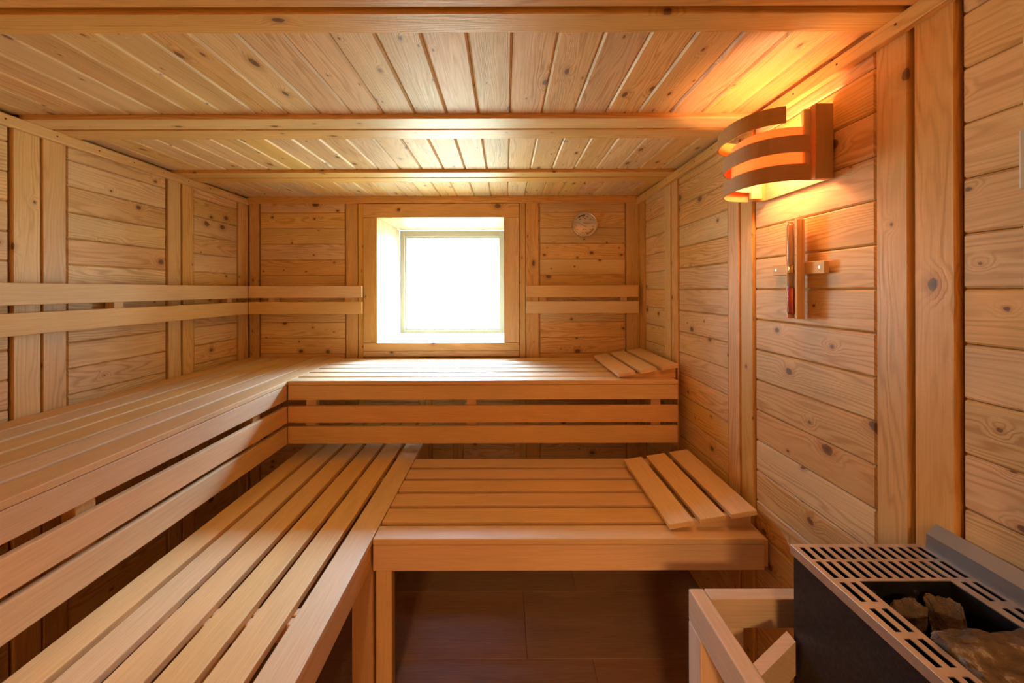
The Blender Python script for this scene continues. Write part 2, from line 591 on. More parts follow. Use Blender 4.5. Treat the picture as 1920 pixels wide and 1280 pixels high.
# solid wall around the opening
ya, yb = YB + BD + 0.0165, YW - 0.001
mb.box(XL - 0.1, OX0 - 0.018, ya, yb, FL - 0.05, ZC + 0.1, 'x', 0)
mb.box(OX1 + 0.018, XR + 0.1, ya, yb, FL - 0.05, ZC + 0.1, 'x', 0)
mb.box(OX0 - 0.018, OX1 + 0.018, ya, yb, FL - 0.05, OZ0 - 0.018, 'x', 0)
mb.box(OX0 - 0.018, OX1 + 0.018, ya, yb, OZ1 + 0.018, ZC + 0.1, 'x', 0)
struct('wall_back', mb, PINE)
for a, b in ((-1.8225, -1.8175), (-1.812, -1.747), (-1.1275, -1.046), (-1.041, -1.004), (0.102, 0.144), (0.149, 0.238), (0.862, 0.9455)):
    if b - a > 0.01:
        trim(MB().box(a, b, YB, YB + 0.020, FL, ZC - 0.003, 'z', 0.002))
for a, b in ((-0.61, -0.568), (-0.563, -0.522), (-0.368, -0.302)):
    trim(MB().box(a, b, YB, YB + 0.020, FL, 0.875, 'z', 0.002))
# --- rear wall behind the camera with a glazed opening
mb = MB()
for (xa, xb, za, zb) in ((XL, -1.30, FL, ZC), (0.50, XR, FL, ZC)):
    zs = seams(FL, 0.112, za, zb)
    for a, b in zip(zs[:-1], zs[1:]):
        mb.box(xa, xb, YR - 0.016, YR, a + 0.0008, b - 0.0008, 'x', 0.004)
    mb.box(xa - 0.06, xb, YR - 0.08, YR - 0.017, za - 0.05, zb + 0.1, 'x', 0)
struct('wall_rear', mb, PINE)

# glazed front with a door frame, plus anteroom added beyond for warm fill
mb = MB()
frame_rect2 = [(-1.30, -1.22), (-0.44, -0.36), (0.42, 0.50)]
for a, b in frame_rect2:
    mb.box(a, b, YR - 0.06, YR, FL, ZC, 'z', 0.004)
mb.box(-1.30, 0.50, YR - 0.06, YR, ZC - 0.1, ZC, 'x', 0.004)
dr = struct('door_1', mb, PINE_TRIM)
MB().box(-1.22, 0.42, YR - 0.034, YR - 0.026, FL, ZC - 0.1, 'x', 0).build('door_glass', GLASS, dr)
mb = MB()
ax0, ax1, ay0, ay1, az = -2.6, 1.7, YR - 2.4, YR - 0.085, 2.5
mb.box(ax0 - 0.1, ax0, ay0, ay1, FL, az, 'y', 0)
mb.box(ax1, ax1 + 0.1, ay0, ay1, FL, az, 'y', 0)
mb.box(ax0 - 0.1, ax1 + 0.1, ay0 - 0.1, ay0, FL - 0.1, az, 'x', 0)
mb.box(ax0 - 0.1, XL - 0.061, ay1, ay1 + 0.1, FL, az, 'x', 0)
mb.box(XR + 0.061, ax1 + 0.1, ay1, ay1 + 0.1, FL, az, 'x', 0)
mb.box(ax0 - 0.1, ax1 + 0.1, ay1, ay1 + 0.06, ZC + 0.11, az, 'x', 0)
mb.box(ax0 - 0.1, ax1 + 0.1, ay0 - 0.1, ay1 + 0.1, az, az + 0.1, 'x', 0)
struct('wall_added_anteroom', mb, plain('warm_plaster', (0.80, 0.62, 0.42), 0.9))
struct('trim_100', MB().box(ax0, ax1, ay0, ay1, FL - 0.06, FL, 'x', 0), plain('anteroom_tiles', (0.5, 0.36, 0.24), 0.6))['kind'] = 'structure'  # floor slab of the added anteroom

# --- ceiling boards running away from the camera
CT = [(-1.08, -1.01), (-0.995, -0.925), (-0.43, -0.36), (-0.345, -0.275), (0.235, 0.305), (0.32, 0.39), (0.815, 0.885), (0.905, 0.975), (1.461, 1.553), (1.565, 1.657), (2.131, 2.222), (2.236, 2.321)]
mb = MB()
edges = [YR] + [v for t_ in CT for v in t_] + [YB]
CZ = ZC + 0.008
xsn = seams(0.0217, 0.1187, XL - 0.01, XR + 0.01)
for i in range(0, len(edges) - 1, 2):
    if edges[i + 1] - edges[i] > 0.1:
        for a, b in zip(xsn[:-1], xsn[1:]):
            mb.box(a + 0.0008, b - 0.0008, edges[i] + 0.002, edges[i + 1] - 0.002, CZ, CZ + 0.016, 'y', 0.0062, 1)
mb.box(XL - 0.1, XR + 0.1, YR - 0.1, YB + 0.1, CZ + 0.0165, CZ + 0.06, 'x', 0)
struct('ceiling', mb, PINE)
for a, b in CT:
    trim(MB().box(XL + 0.001, XR - 0.001, a, b, ZC - 0.007, CZ + 0.014, 'x', 0.002))
# mouldings in the ceiling corners, with small screw heads
def moulding(side):
    if side == 'left':
        mb = MB().box(XL, XL + 0.022, YR, YB, 1.957, ZC - 0.007, 'y', 0.003, 2)
    elif side == 'right':
        mb = MB().box(XR - 0.022, XR, YR, YB, 1.957, ZC - 0.007, 'y', 0.003, 2)
    else:
        mb = MB().box(XL + 0.022, XR - 0.022, YB - 0.02, YB, 1.966, CZ, 'x', 0.003, 2)
    return trim(mb)
for sd in ('left', 'right', 'back'):
    m_ = moulding(sd)
    sm = MB()
    if sd != 'back':
        for k in range(24):
            yy = -1.2 + k * 0.163
            x_ = XL + 0.022 if sd == 'left' else XR - 0.022
            dx = 0.0006 if sd == 'left' else -0.0006
            sm.cyl((x_, yy, 1.979), (x_ + dx, yy, 1.979), 0.0032, n=10)
        sm.build('screw', INK, m_)
# corner fillets
trim(MB().box(XL, XL + 0.012, YB - 0.012, YB, FL, 1.957, 'z', 0.003, 2))
trim(MB().box(XR - 0.012, XR, YB - 0.012, YB, FL, 1.957, 'z', 0.003, 2))

# --- window
win = bpy.data.objects.new('window_1', None)
COL.objects.link(win)
win.location = (-0.456, YB, 0.88)
win['kind'] = 'structure'
ORG['window_1'] = Vector(win.location)
yf = YB - 0.014
FX0, FX1, FZ0, FZ1 = -1.0, 0.099, 0.884, 1.962
mb = MB()
mb.box(FX0, OX0, yf, YB + 0.025, OZ0 + 0.002, OZ1 - 0.002, 'z', 0.0015)
mb.box(OX1, FX1, yf, YB + 0.025, OZ0 + 0.002, OZ1 - 0.002, 'z', 0.0015)
mb.box(FX0, FX1, yf, YB + 0.025, OZ1 + 0.0, FZ1, 'x', 0.0015)
mb.box(FX0, FX1, yf, YB + 0.025, 0.923, OZ0, 'x', 0.0015)
mb.box(FX0, FX1, yf, YB + 0.025, FZ0, 0.9215, 'x', 0.0015)
mb.build('window_casing', PINE_TRIM, win)
mb = MB()
yl0, yl1 = YB + 0.026, YW
nb = 5
for k in range(nb):      # narrow upright boards of the reveal
    a = yl0 + (yl1 - yl0) * k / nb
    b = yl0 + (yl1 - yl0) * (k + 1) / nb
    mb.box(OX0 - 0.017, OX0, a, b, OZ0, OZ1, 'z', 0.0008)
    mb.box(OX1, OX1 + 0.017, a, b, OZ0, OZ1, 'z', 0.0008)
for k in range(4):
    a = yl0 + (yl1 - yl0) * k / 4
    b = yl0 + (yl1 - yl0) * (k + 1) / 4
    mb.box(OX0, OX1, a, b, OZ1, OZ1 + 0.017, 'x', 0.0008)
mb.build('window_reveal', PINE_PALE, win)
MB().box(OX0, OX1, yl0, yl1, OZ0 - 0.017, OZ0, 'x', 0.001).build('window_sill', PINE_PALE, win)
def frame_rect(mb, x0, x1, z0, z1, wd, wt, y0, y1, bev=0.004):
    mb.box(x0, x0 + wd, y0, y1, z0, z1, 'z', bev, 2)
    mb.box(x1 - wd, x1, y0, y1, z0, z1, 'z', bev, 2)
    mb.box(x0 + wd - 0.001, x1 - wd + 0.001, y0, y1, z0, z0 + wt[0], 'x', bev, 2)
    mb.box(x0 + wd - 0.001, x1 - wd + 0.001, y0, y1, z1 - wt[1], z1, 'x', bev, 2)
mb = MB()
frame_rect(mb, OX0 - 0.0, OX1 + 0.0, OZ0 - 0.0, OZ1 + 0.0, 0.042, (0.030, 0.052), YW, YW + 0.07)
frame_rect(mb, OX0 + 0.040, OX1 - 0.030, OZ0 + 0.026, OZ1 - 0.050, 0.016, (0.016, 0.016), YW + 0.012, YW + 0.06, 0.003)
mb.build('window_frame', WFRAME, win)
MB().box(OX0 + 0.05, OX1 - 0.04, YW + 0.034, YW + 0.038, OZ0 + 0.03, OZ1 - 0.06, 'x', 0).build('window_pane', GLASS, win)

# ---------------------------------------------------------------- benches
UZ, LZ = 0.878, 0.473          # seat heights
BV = 0.0035
SK = [(0.7456, 0.658), (0.6387, 0.5489)]
gb = 'slatted sauna benches'
# upper back bench
ub = thing('sauna_bench', 'upper slatted wooden bench under the window, topmost of the two along the back wall', 'bench', (-0.1, 2.4, 0.54), gb)
UX0, UX1, UYF = -1.140, 0.904, 2.030
ys = [(UYF, 2.114), (2.137, 2.233), (2.259, 2.351), (2.375, 2.469), (2.492, 2.586), (2.609, 2.703)]
for k, (a, b) in enumerate(ys):
    MB().box(UX0 + 0.0005, UX1, a, b, UZ - 0.022, UZ, 'x', BV, 2).build('slat', BENCH, ub)
MB().box(UX0 + 0.0005, UX1, UYF + 0.002, UYF + 0.026, 0.777, UZ - 0.0235, 'x', BV, 2).build('front_board', BENCH, ub)
for z1_, z0_ in SK:
    MB().box(UX0 + 0.0005, UX1 - 0.001, UYF, UYF + 0.022, z0_, z1_, 'x', BV, 2).build('skirt_slat', BENCH, ub)
for xa in (-1.055, -0.205, 0.77):
    MB().box(xa, xa + 0.052, UYF + 0.0225, UYF + 0.062, 0.552, 0.777, 'z', 0.002).build('skirt_post', BENCH, ub)
    MB().box(xa, xa + 0.045, UYF + 0.063, 2.748, 0.782, UZ - 0.0225, 'y', 0.002).build('cross_beam', BENCH, ub)
# upper left bench
ul = thing('sauna_bench', 'upper slatted wooden bench running along the left wall towards the window corner', 'bench', (-1.5, 1.0, 0.54), gb)
ULX = -1.1405
yN = -0.55
xsl = [ULX]
for k in range(6):
    b = ULX - k * 0.1155
    a = b - 0.0985 if k < 5 else b - 0.098
    MB().box(a, b, yN, 2.748 if k else 2.748, UZ - 0.022, UZ, 'y', BV, 2).build('slat', BENCH, ul)
MB().box(ULX - 0.026, ULX - 0.002, yN, UYF - 0.001, 0.777, UZ - 0.0235, 'y', BV, 2).build('front_board', BENCH, ul)
for z1_, z0_ in SK:
    MB().box(ULX - 0.022, ULX, yN, UYF - 0.001, z0_, z1_, 'y', BV, 2).build('skirt_slat', BENCH, ul)
for ya_ in (-0.4, 0.33, 1.05, 1.79):
    MB().box(ULX - 0.065, ULX - 0.0265, ya_, ya_ + 0.055, 0.552, 0.777, 'z', 0.002).build('skirt_post', BENCH, ul)
    MB().box(XL + 0.002, ULX - 0.066, ya_, ya_ + 0.045, 0.782, UZ - 0.0225, 'x', 0.002).build('cross_beam', BENCH, ul)
# lower back bench
lb = thing('sauna_bench', 'lower slatted wooden bench in front of the back bench, reaching the right wall', 'bench', (0.2, 1.7, FL), gb)
LX0, LX1, LYF = -0.470, 0.916, 1.370
for a, b in ((LYF, 1.449), (1.472, 1.564), (1.588, 1.678), (1.702, 1.792), (1.816, 1.906), (1.930, 2.020)):
    MB().box(LX0, LX1 - (0.0 if a == LYF else 0.012), a, b, LZ - 0.022, LZ, 'x', BV, 2).build('slat', BENCH, lb)
MB().box(LX0, LX1, LYF + 0.001, LYF + 0.026, 0.359, LZ - 0.0235, 'x', BV, 2).build('front_board', BENCH, lb)
for xa in (-0.26, 0.28, 0.82):
    MB().box(xa, xa + 0.045, LYF + 0.027, 2.02, 0.38, LZ - 0.0225, 'y', 0.002).build('cross_beam', BENCH, lb)
MB().box(-0.4715, -0.412, LYF + 0.030, LYF + 0.075, FL, LZ - 0.0225, 'z', 0.008, 3).build('leg', BENCH, lb)
MB().box(0.905, XR - 0.0005, LYF + 0.028, 2.0, 0.350, LZ - 0.0225, 'y', 0.003).build('wall_cleat', BENCH, lb)
# lower left bench
ll = thing('sauna_bench', 'lower slatted wooden bench with wide gaps running towards the viewer at left', 'bench', (-0.8, 1.1, FL), gb)
for a, b in ((-0.569, -0.4735), (-0.682, -0.590), (-0.794, -0.702), (-0.908, -0.816), (-1.022, -0.930), (-1.135, -1.043)):
    MB().box(a, b, yN, 2.63, LZ - 0.022, LZ, 'y', BV, 2).build('slat', BENCH, ll)
MB().box(-0.500, -0.4755, yN, LYF - 0.001, 0.372, LZ - 0.0235, 'y', BV, 2).build('front_board', BENCH, ll)
for ya_ in (-0.35, 0.35, 1.045, 1.84, 2.45):
    MB().box(-1.13, -0.501 if ya_ < 1.3 else -0.476, ya_, ya_ + 0.026, 0.40, LZ - 0.0225, 'x', 0.002).build('cross_beam', BENCH, ll)
    if ya_ == 1.045:
        MB().box(-1.13, -0.501, ya_ + 0.031, ya_ + 0.057, 0.40, LZ - 0.0225, 'x', 0.002).build('cross_beam', BENCH, ll)
for (xa, ya_) in ((-0.552, LYF + 0.018), (-1.10, LYF + 0.018), (-0.552, 2.40), (-1.10, 2.40), (-0.552, -0.4), (-1.10, -0.4)):
    MB().box(xa, xa + 0.074, ya_, ya_ + 0.045, FL, LZ - 0.0225 if ya_ > 1.37 and ya_ < 1.9 else 0.3995, 'z', 0.004, 2).build('leg', BENCH, ll)

# ---------------------------------------------------------------- backrests
gr = 'two-slat backrests on the walls'
def backrest_back(x0, x1, blocks, label):
    t = thing('backrest', label, 'backrest', ((x0 + x1) / 2, YB, 1.19), gr)
    for z0_, z1_ in ((1.301, 1.383), (1.190, 1.273)):
        MB().box(x0, x1, 2.662, 2.684, z0_, z1_, 'x', BV, 2).build('slat', BENCH, t)
    for xb in blocks:
        MB().box(xb, xb + 0.045, 2.6845, YB + 0.0, 1.215, 1.36, 'z', 0.002).build('spacer_block', BENCH, t)
backrest_back(-1.762, -0.985, (-1.64, -1.11), 'two-slat wooden backrest on the back wall between the left corner and the window')
backrest_back(0.144, 0.917, (0.24, 0.80), 'two-slat wooden backrest on the back wall right of the window')
t = thing('backrest', 'long two-slat wooden backrest along the left wall', 'backrest', (XL, 1.0, 1.19), gr)
for z0_, z1_ in ((1.301, 1.383), (1.190, 1.273)):
    MB().box(-1.790, -1.768, yN, 2.684, z0_, z1_, 'y', BV, 2).build('slat', BENCH, t)
for ya_ in (-0.3, 0.4, 1.1, 1.775, 2.5):
    MB().box(XL + 0.001, -1.7905, ya_, ya_ + 0.045, 1.215, 1.36, 'z', 0.002).build('spacer_block', BENCH, t)

# ---------------------------------------------------------------- headrests
def headrest(label, base, x0, x1, y0, y1, rise):
    """three slats climbing towards the wall on two wedge rails"""
    t = thing('headrest', label, 'headrest', ((x0 + x1) / 2, (y0 + y1) / 2, base), 'slatted wedge headrests')
    L = x1 - x0
    ang = math.atan2(rise, L)
    for ya_, yb_ in ((y0 + 0.03, y0 + 0.05), (y1 - 0.05, y1 - 0.03)):
        mb = MB()
        mb.prism([(x0 + 0.01, base), (x1 - 0.01, base), (x1 - 0.01, base + rise + 0.004), (x0 + 0.01, base + 0.007)], ya_, yb_, 'xz', 'x')
        mb.build('wedge_rail', BENCH, t)
    wd = (L - 2 * 0.022) / 3
    M = Matrix.Translation((x0, 0, base + 0.008)) @ Matrix.Rotation(-ang, 4, 'Y')
    for k in range(3):
        a = k * (wd + 0.022)
        MB().box(a, a + wd, y0, y1, 0.0, 0.020, 'y', BV, 2, M=M).build('slat', BENCH, t)
headrest('slatted wedge headrest at the right end of the upper bench, below the thermometer', UZ + 0.0005, 0.602, 0.925, 2.055, 2.63, 0.052)
headrest('slatted wedge headrest at the right end of the lower bench', LZ + 0.0005, 0.594, 0.918, 1.405, 1.945, 0.052)

# ---------------------------------------------------------------- thermometer
tx, tz, tr_ = 0.5635, 1.811, 0.089
th = thing('sauna_thermometer', 'round metal-rimmed dial thermometer high on the back wall', 'thermometer', (tx, YB, tz))
MT = Matrix.Translation((tx, YB + 0.005, tz)) @ Matrix.Rotation(R(90), 4, 'X')   # local z points at the viewer
MB().lathe([(0.0, 0), (tr_ - 0.004, 0), (tr_, 0.006), (tr_, 0.026), (tr_ - 0.002, 0.030), (tr_ - 0.006, 0.030), (tr_ - 0.008, 0.024), (tr_ - 0.008, 0.020)], MT).build('rim', CHROME, th)
MB().lathe([(0.0, 0.020), (tr_ - 0.0075, 0.020)], MT).build('dial', DIAL, th)
DI = bpy.data.objects['dial']
def dialpt(px, py):        # zoomed-photo pixel offsets to dial plane
    return ((px - 725) / 380 * tr_, -(py - 670) / 380 * tr_)
def arc(r0, r1, a0, a1, z=0.0212, n=16):
    vs, fs = [], []
    for k in range(n + 1):
        a = R(a0 + (a1 - a0) * k / n)
        vs += [Vector((r0 * math.cos(a), r0 * math.sin(a), z)), Vector((r1 * math.cos(a), r1 * math.sin(a), z))]
    for k in range(n):
        fs.append([2 * k, 2 * k + 1, 2 * k + 3, 2 * k + 2])
    return vs, fs
mb = MB()
mb.add(*arc(0.062, 0.071, 88, 134), 'x', MT)
mb.build('scale_band', INK, DI)
mb = MB()
mb.add(*arc(0.060, 0.073, -80, -25), 'x', MT)
mb.build('green_scale_band', GREENINK, DI)['label'] = 'dark green scale band'
mb = MB()
for k in range(60):
    a = 6 * k
    if 86 < a < 136 or 280 < a < 336:
        continue
    rr = 0.066 if k % 5 == 0 else 0.071
    mb.add(*arc(rr, 0.0765, a - 0.5, a + 0.5, n=1), 'x', MT)
for (px, py, w_, h_) in ((675, 435, 55, 16), (800, 435, 55, 18), (585, 505, 60, 18), (740, 490, 40, 22), (900, 515, 60, 18), (970, 735, 70, 18), (900, 820, 40, 16), (685, 820, 28, 22), (740, 820, 36, 18), (655, 912, 56, 18), (765, 912, 50, 16), (460, 700, 40, 14), (470, 600, 40, 14), (1000, 540, 40, 14), (500, 820, 44, 14)):
    x_, y_ = dialpt(px, py)
    sc = tr_ / 380 / 2
    mb.box(x_ - w_ * sc, x_ + w_ * sc, y_ - h_ * sc, y_ + h_ * sc, 0.0208, 0.0212, 'x', 0, M=MT)
mb.build('scale_marks', INK, DI)
def needle(p, q, wd, z):
    a, b = Vector(dialpt(*p)), Vector(dialpt(*q))
    d = (b - a)
    n_ = Vector((-d.y, d.x)).normalized() * wd
    pts = [a + n_, a - n_, b - n_ * 0.35, b + n_ * 0.35]
    return MB().prism([(v.x, v.y) for v in pts], z, z + 0.001, 'xy', 'x', MT)
needle((775, 752), (505, 598), 0.0020, 0.0222).build('pointer', INK, DI)
needle((680, 626), (1000, 628), 0.0017, 0.0222).build('pointer', INK, DI)
MB().lathe([(0, 0.026), (tr_ - 0.008, 0.026)], MT).build('cover_glass', TUBE, th)

# ---------------------------------------------------------------- wall lamp
lx, ly = XR, 1.268
la = thing('sauna_lamp', 'curved wooden lamp shade of three bent bands glowing orange on the right wall', 'lamp', (XR, ly, 1.66))
YN, YFAR = 1.118, 1.42
for (ya_, yb_, sgn) in ((YN, YN + 0.022, 1), (YFAR - 0.022, YFAR, -1)):
    mb = MB().box(XR - 0.052, XR, ya_, yb_, EYE + 0.318, EYE + 0.536, 'z', 0.003, 2)
    mb.build('side_board', VENEER, la)
    yi = (yb_, yb_ + 0.014) if sgn > 0 else (ya_ - 0.014, ya_)
    MB().box(XR - 0.068, XR - 0.03, yi[0], yi[1], EYE + 0.322, EYE + 0.530, 'z', 0.002).build('inner_batten', PINE_TRIM, la)
def ell(P, hw, a0, a1, n=40, xc=XR - 0.062, pw=0.82):
    out = []
    for k in range(n + 1):
        a = R(a0 + (a1 - a0) * k / n)
        c_, s_ = math.cos(a), math.sin(a)
        out.append((xc - P * abs(s_) ** pw * 1.0, ly - hw * math.copysign(abs(c_) ** pw, c_)))
    return out
hw = (YFAR - YN) / 2 - 0.010
for k, (z0_, z1_, P, a0) in enumerate(((0.316, 0.364, 0.143, 0), (0.398, 0.447, 0.143, 0), (0.481, 0.530, 0.160, 22))):
    mb = MB()
    mb.strip(ell(P, hw + 0.004 + (0.01 if k == 2 else 0), a0, 180), ell(P - 0.003, hw + 0.001 + (0.01 if k == 2 else 0), a0, 180), EYE + z0_, EYE + z1_)
    mb.build('shade_band', VENEER, la)
mb = MB()
mb.strip(ell(0.118, hw - 0.020, 0, 180), ell(0.1165, hw - 0.0215, 0, 180), EYE + 0.345, EYE + 0.480)
mb.build('shade_liner', LINER, la)
MB().box(XR - 0.007, XR, YN + 0.0225, YFAR - 0.0225, EYE + 0.319, EYE + 0.47, 'y', 0.001).build('back_board', PINE_PALE, la)
mb = MB()
mb.cyl((XR - 0.001, ly, EYE + 0.41), (XR - 0.018, ly, EYE + 0.41), 0.032, n=28)
mb.cyl((XR - 0.018, ly, EYE + 0.41), (XR - 0.045, ly, EYE + 0.41), 0.017, n=24)
hold = mb.build('lamp_holder', WHITEPL, la)
mb = MB()
prof = [(0.0, 0.0), (0.013, 0.0), (0.014, 0.012), (0.022, 0.028), (0.0275, 0.045), (0.024, 0.060), (0.013, 0.070), (0.0, 0.073)]
mb.lathe(prof, Matrix.Translation((XR - 0.046, ly, EYE + 0.41)) @ Matrix.Rotation(R(-90), 4, 'Y'), 24)
mb.build('bulb', BULB, hold)
MB().cyl((XR - 0.069, YN + 0.030, EYE + 0.428), (XR - 0.0675, YN + 0.030, EYE + 0.428), 0.004, n=12).build('screw', INK, la)

# ---------------------------------------------------------------- sand timer
st = thing('sand_timer', 'wooden wall sand timer with red sand, hanging under the lamp', 'sand timer', (XR, 1.23, 1.258))
MB().box(0.934, XR, 1.133, 1.352, EYE + 0.046, EYE + 0.084, 'y', 0.002).build('mounting_bar', BENCH, st)
MB().box(0.925, 0.934, 1.2065, 1.256, EYE - 0.094, EYE + 0.219, 'z', 0.0015).build('back_board', BENCH, st)
MB().box(0.909, 0.925, 1.2065, 1.2185, EYE - 0.094, EYE + 0.219, 'z', 0.0015).build('side_rail', BENCH, st)
MB().box(0.909, 0.925, 1.244, 1.256, EYE - 0.094, EYE + 0.219, 'z', 0.0015).build('side_rail', BENCH, st)
sx, sy = 0.910, 1.2325
z0t, zmt, z1t = EYE - 0.082, EYE + 0.064, EYE + 0.208
MB().lathe([(0.0, 0), (0.0095, 0.002), (0.0115, 0.008), (0.0115, 0.132), (0.0065, 0.141), (0.0022, 0.146), (0.0065, 0.151), (0.0115, 0.160), (0.0115, 0.282), (0.0095, 0.288), (0.0, 0.290)], Matrix.Translation((sx, sy, z0t)), 24).build('glass_tube', TUBE, st)
GT = bpy.data.objects['glass_tube']
MB().lathe([(0.0, 0.003), (0.0095, 0.004), (0.0105, 0.010), (0.0105, 0.086), (0.0, 0.089)], Matrix.Translation((sx, sy, z0t)), 24).build('red_sand', REDSAND, GT)['label'] = 'red sand in the lower tube'
MB().lathe([(0.0125, 0.134), (0.0065, 0.146), (0.0125, 0.158)], Matrix.Translation((sx, sy, z0t)), 24).build('neck_clip', BRASS, GT)
mb = MB()
for k in range(4):
    zz = EYE + 0.190 - k * 0.028
    MB().cyl((0.9092, 1.2125, zz), (0.9084, 1.2125, zz), 0.0013, n=8).build('scale_dot', INK, bpy.data.objects['side_rail'])
for yy in (1.152, 1.337):
    MB().cyl((0.9342, yy, EYE + 0.065), (0.9332, yy, EYE + 0.065), 0.0036, n=12).build('screw', SCREW, bpy.data.objects['mounting_bar'])

# ---------------------------------------------------------------- heater
HX0, HX1, HY0, HY1, HZ = 0.636, 0.925, 0.33, 0.866, 0.783
ht = thing('sauna_heater', 'black electric sauna heater with slotted steel top at the lower right', 'heater', (0.78, 0.6, 0.30))
mb = MB()
mb.box(HX0 + 0.004, HX0 + 0.008, HY0 + 0.004, HY1 - 0.004, 0.30, HZ - 0.0022, 'z', 0.0005)
mb.box(HX1 - 0.006, HX1 - 0.002, HY0 + 0.004, HY1 - 0.004, 0.30, HZ - 0.0022, 'z', 0.0005)
mb.box(HX0 + 0.008, HX1 - 0.006, HY0 + 0.004, HY0 + 0.008, 0.30, HZ - 0.0022, 'z', 0.0005)
mb.box(HX0 + 0.008, HX1 - 0.006, HY1 - 0.008, HY1 - 0.004, 0.30, HZ - 0.0022, 'z', 0.0005)
mb.box(HX0 + 0.008, HX1 - 0.006, HY0 + 0.008, HY1 - 0.008, 0.30, 0.304, 'x', 0)
mb.build('casing', CASING, ht)
# slotted top made of a real grid with the slots left open
OPX0, OPX1, OPY0, OPY1 = 0.690, 0.868, 0.385, 0.757
xsl = []
p0 = 0.6475
for k in range(13):
    xsl.append((p0 + k * 0.02145, p0 + k * 0.02145 + 0.0105))
ysl = [(0.8190, 0.8560), (0.7645, 0.8115), (0.7065, 0.7540), (0.6440, 0.6920), (0.5835, 0.6320), (0.5210, 0.5695), (0.4600, 0.5080), (0.3980, 0.4460), (0.345, 0.385)]
def in_open(x, y):
    if OPX0 < x < OPX1 and OPY0 < y < OPY1:
        return True
    for j, (a, b) in enumerate(ysl):
        if a < y < b:
            for i, (c_, d_) in enumerate(xsl):
                if c_ < x < d_ and (j < 2 or j == 8 or i in (0, 1, 11, 12)):
                    return True
    return False
gx = sorted(set([HX0, HX1, OPX0, OPX1] + [v for p in xsl for v in p]))
gy = sorted(set([HY0, HY1, OPY0, OPY1] + [v for p in ysl for v in p]))
vid, vs, fs = {}, [], []
def gv(i, j, z):
    key = (i, j, z)
    if key not in vid:
        vid[key] = len(vs)
        vs.append(Vector((gx[i], gy[j], HZ - (0.0018 if z else 0))))
    return vid[key]
solid = {}
for i in range(len(gx) - 1):
    for j in range(len(gy) - 1):
        solid[i, j] = not in_open((gx[i] + gx[i + 1]) / 2, (gy[j] + gy[j + 1]) / 2)
for (i, j), s_ in solid.items():
    if not s_:
        continue
    fs.append([gv(i, j, 0), gv(i + 1, j, 0), gv(i + 1, j + 1, 0), gv(i, j + 1, 0)])
    fs.append([gv(i, j, 1), gv(i, j + 1, 1), gv(i + 1, j + 1, 1), gv(i + 1, j, 1)])
    for di, dj, e in ((-1, 0, (0, 0, 0, 1)), (1, 0, (1, 0, 1, 1)), (0, -1, (0, 0, 1, 0)), (0, 1, (0, 1, 1, 1))):
        if not solid.get((i + di, j + dj), False):
            a = (i + e[0], j + e[1])
            b = (i + e[2], j + e[3])
            fs.append([gv(*a, 0), gv(*b, 0), gv(*b, 1), gv(*a, 1)])
mb = MB()
mb.add(vs, fs, 'x')
mb.build('slotted_top', STEEL, ht)
mb = MB()
mb.box(HX0 - 0.0015, HX0 + 0.001, HY0, HY1, HZ - 0.019, HZ + 0.0008, 'y', 0.0006)
mb.box(HX1 - 0.002, HX1 + 0.0, HY0, HY1, HZ - 0.019, HZ, 'y', 0.0006)
mb.box(HX0 + 0.001, HX1 - 0.002, HY0 - 0.0015, HY0 + 0.001, HZ - 0.019, HZ, 'x', 0.0006)
mb.box(HX0 + 0.001, HX1 - 0.002, HY1 - 0.001, HY1 + 0.0015, HZ - 0.019, HZ, 'x', 0.0006)
mb.build('top_rim', STEEL, ht)
mb = MB()
zb = HZ - 0.20
mb.box(OPX0 - 0.002, OPX0 + 0.0005, OPY0, OPY1, zb, HZ - 0.002, 'z', 0)
mb.box(OPX1 - 0.0005, OPX1 + 0.002, OPY0, OPY1, zb, HZ - 0.002, 'z', 0)
mb.box(OPX0, OPX1, OPY0 - 0.002, OPY0 + 0.0005, zb, HZ - 0.002, 'z', 0)
mb.box(OPX0, OPX1, OPY1 - 0.0005, OPY1 + 0.002, zb, HZ - 0.002, 'z', 0)
mb.box(OPX0, OPX1, OPY0, OPY1, zb - 0.003, zb, 'x', 0)
mb.build('stone_basket', INNERM, ht)
mb = MB()
for (xx, zz) in ((0.716, HZ - 0.022), (0.800, HZ - 0.022)):
    MB().cyl((xx, OPY1 - 0.0006, zz), (xx, OPY1 - 0.003, zz), 0.0045, n=14).build('rivet', SCREW, bpy.data.objects['stone_basket'])
for xx, dz_ in ((0.655, 0.030), (0.884, 0.034), (0.905, 0.024)):
    MB().box(xx, xx + 0.003, HY0 + 0.02, HY1 - 0.02, HZ - dz_ - 0.03, HZ - dz_, 'y', 0.001).build('inner_shield', HOTROD, ht)
mb = MB()
yE = HY1 - 0.013
pr = [(HX1 - 0.002, HZ - 0.01), (HX1 + 0.001, HZ - 0.01), (HX1 + 0.0025, HZ + 0.0315), (XR - 0.001, HZ + 0.051), (XR - 0.002, HZ + 0.0525), (HX1 + 0.0, HZ + 0.032)]
mb.prism(pr, HY0 - 0.02, yE, 'xz', 'x')
mb.build('back_plate', PLATE, ht)['label'] = 'bent grey steel guard plate against the wall'
for yy in (0.42, 0.76):
    MB().box(HX1 - 0.002, XR + 0.004, yy, yy + 0.03, 0.45, 0.48, 'x', 0.001).build('wall_bracket', CASING, ht)

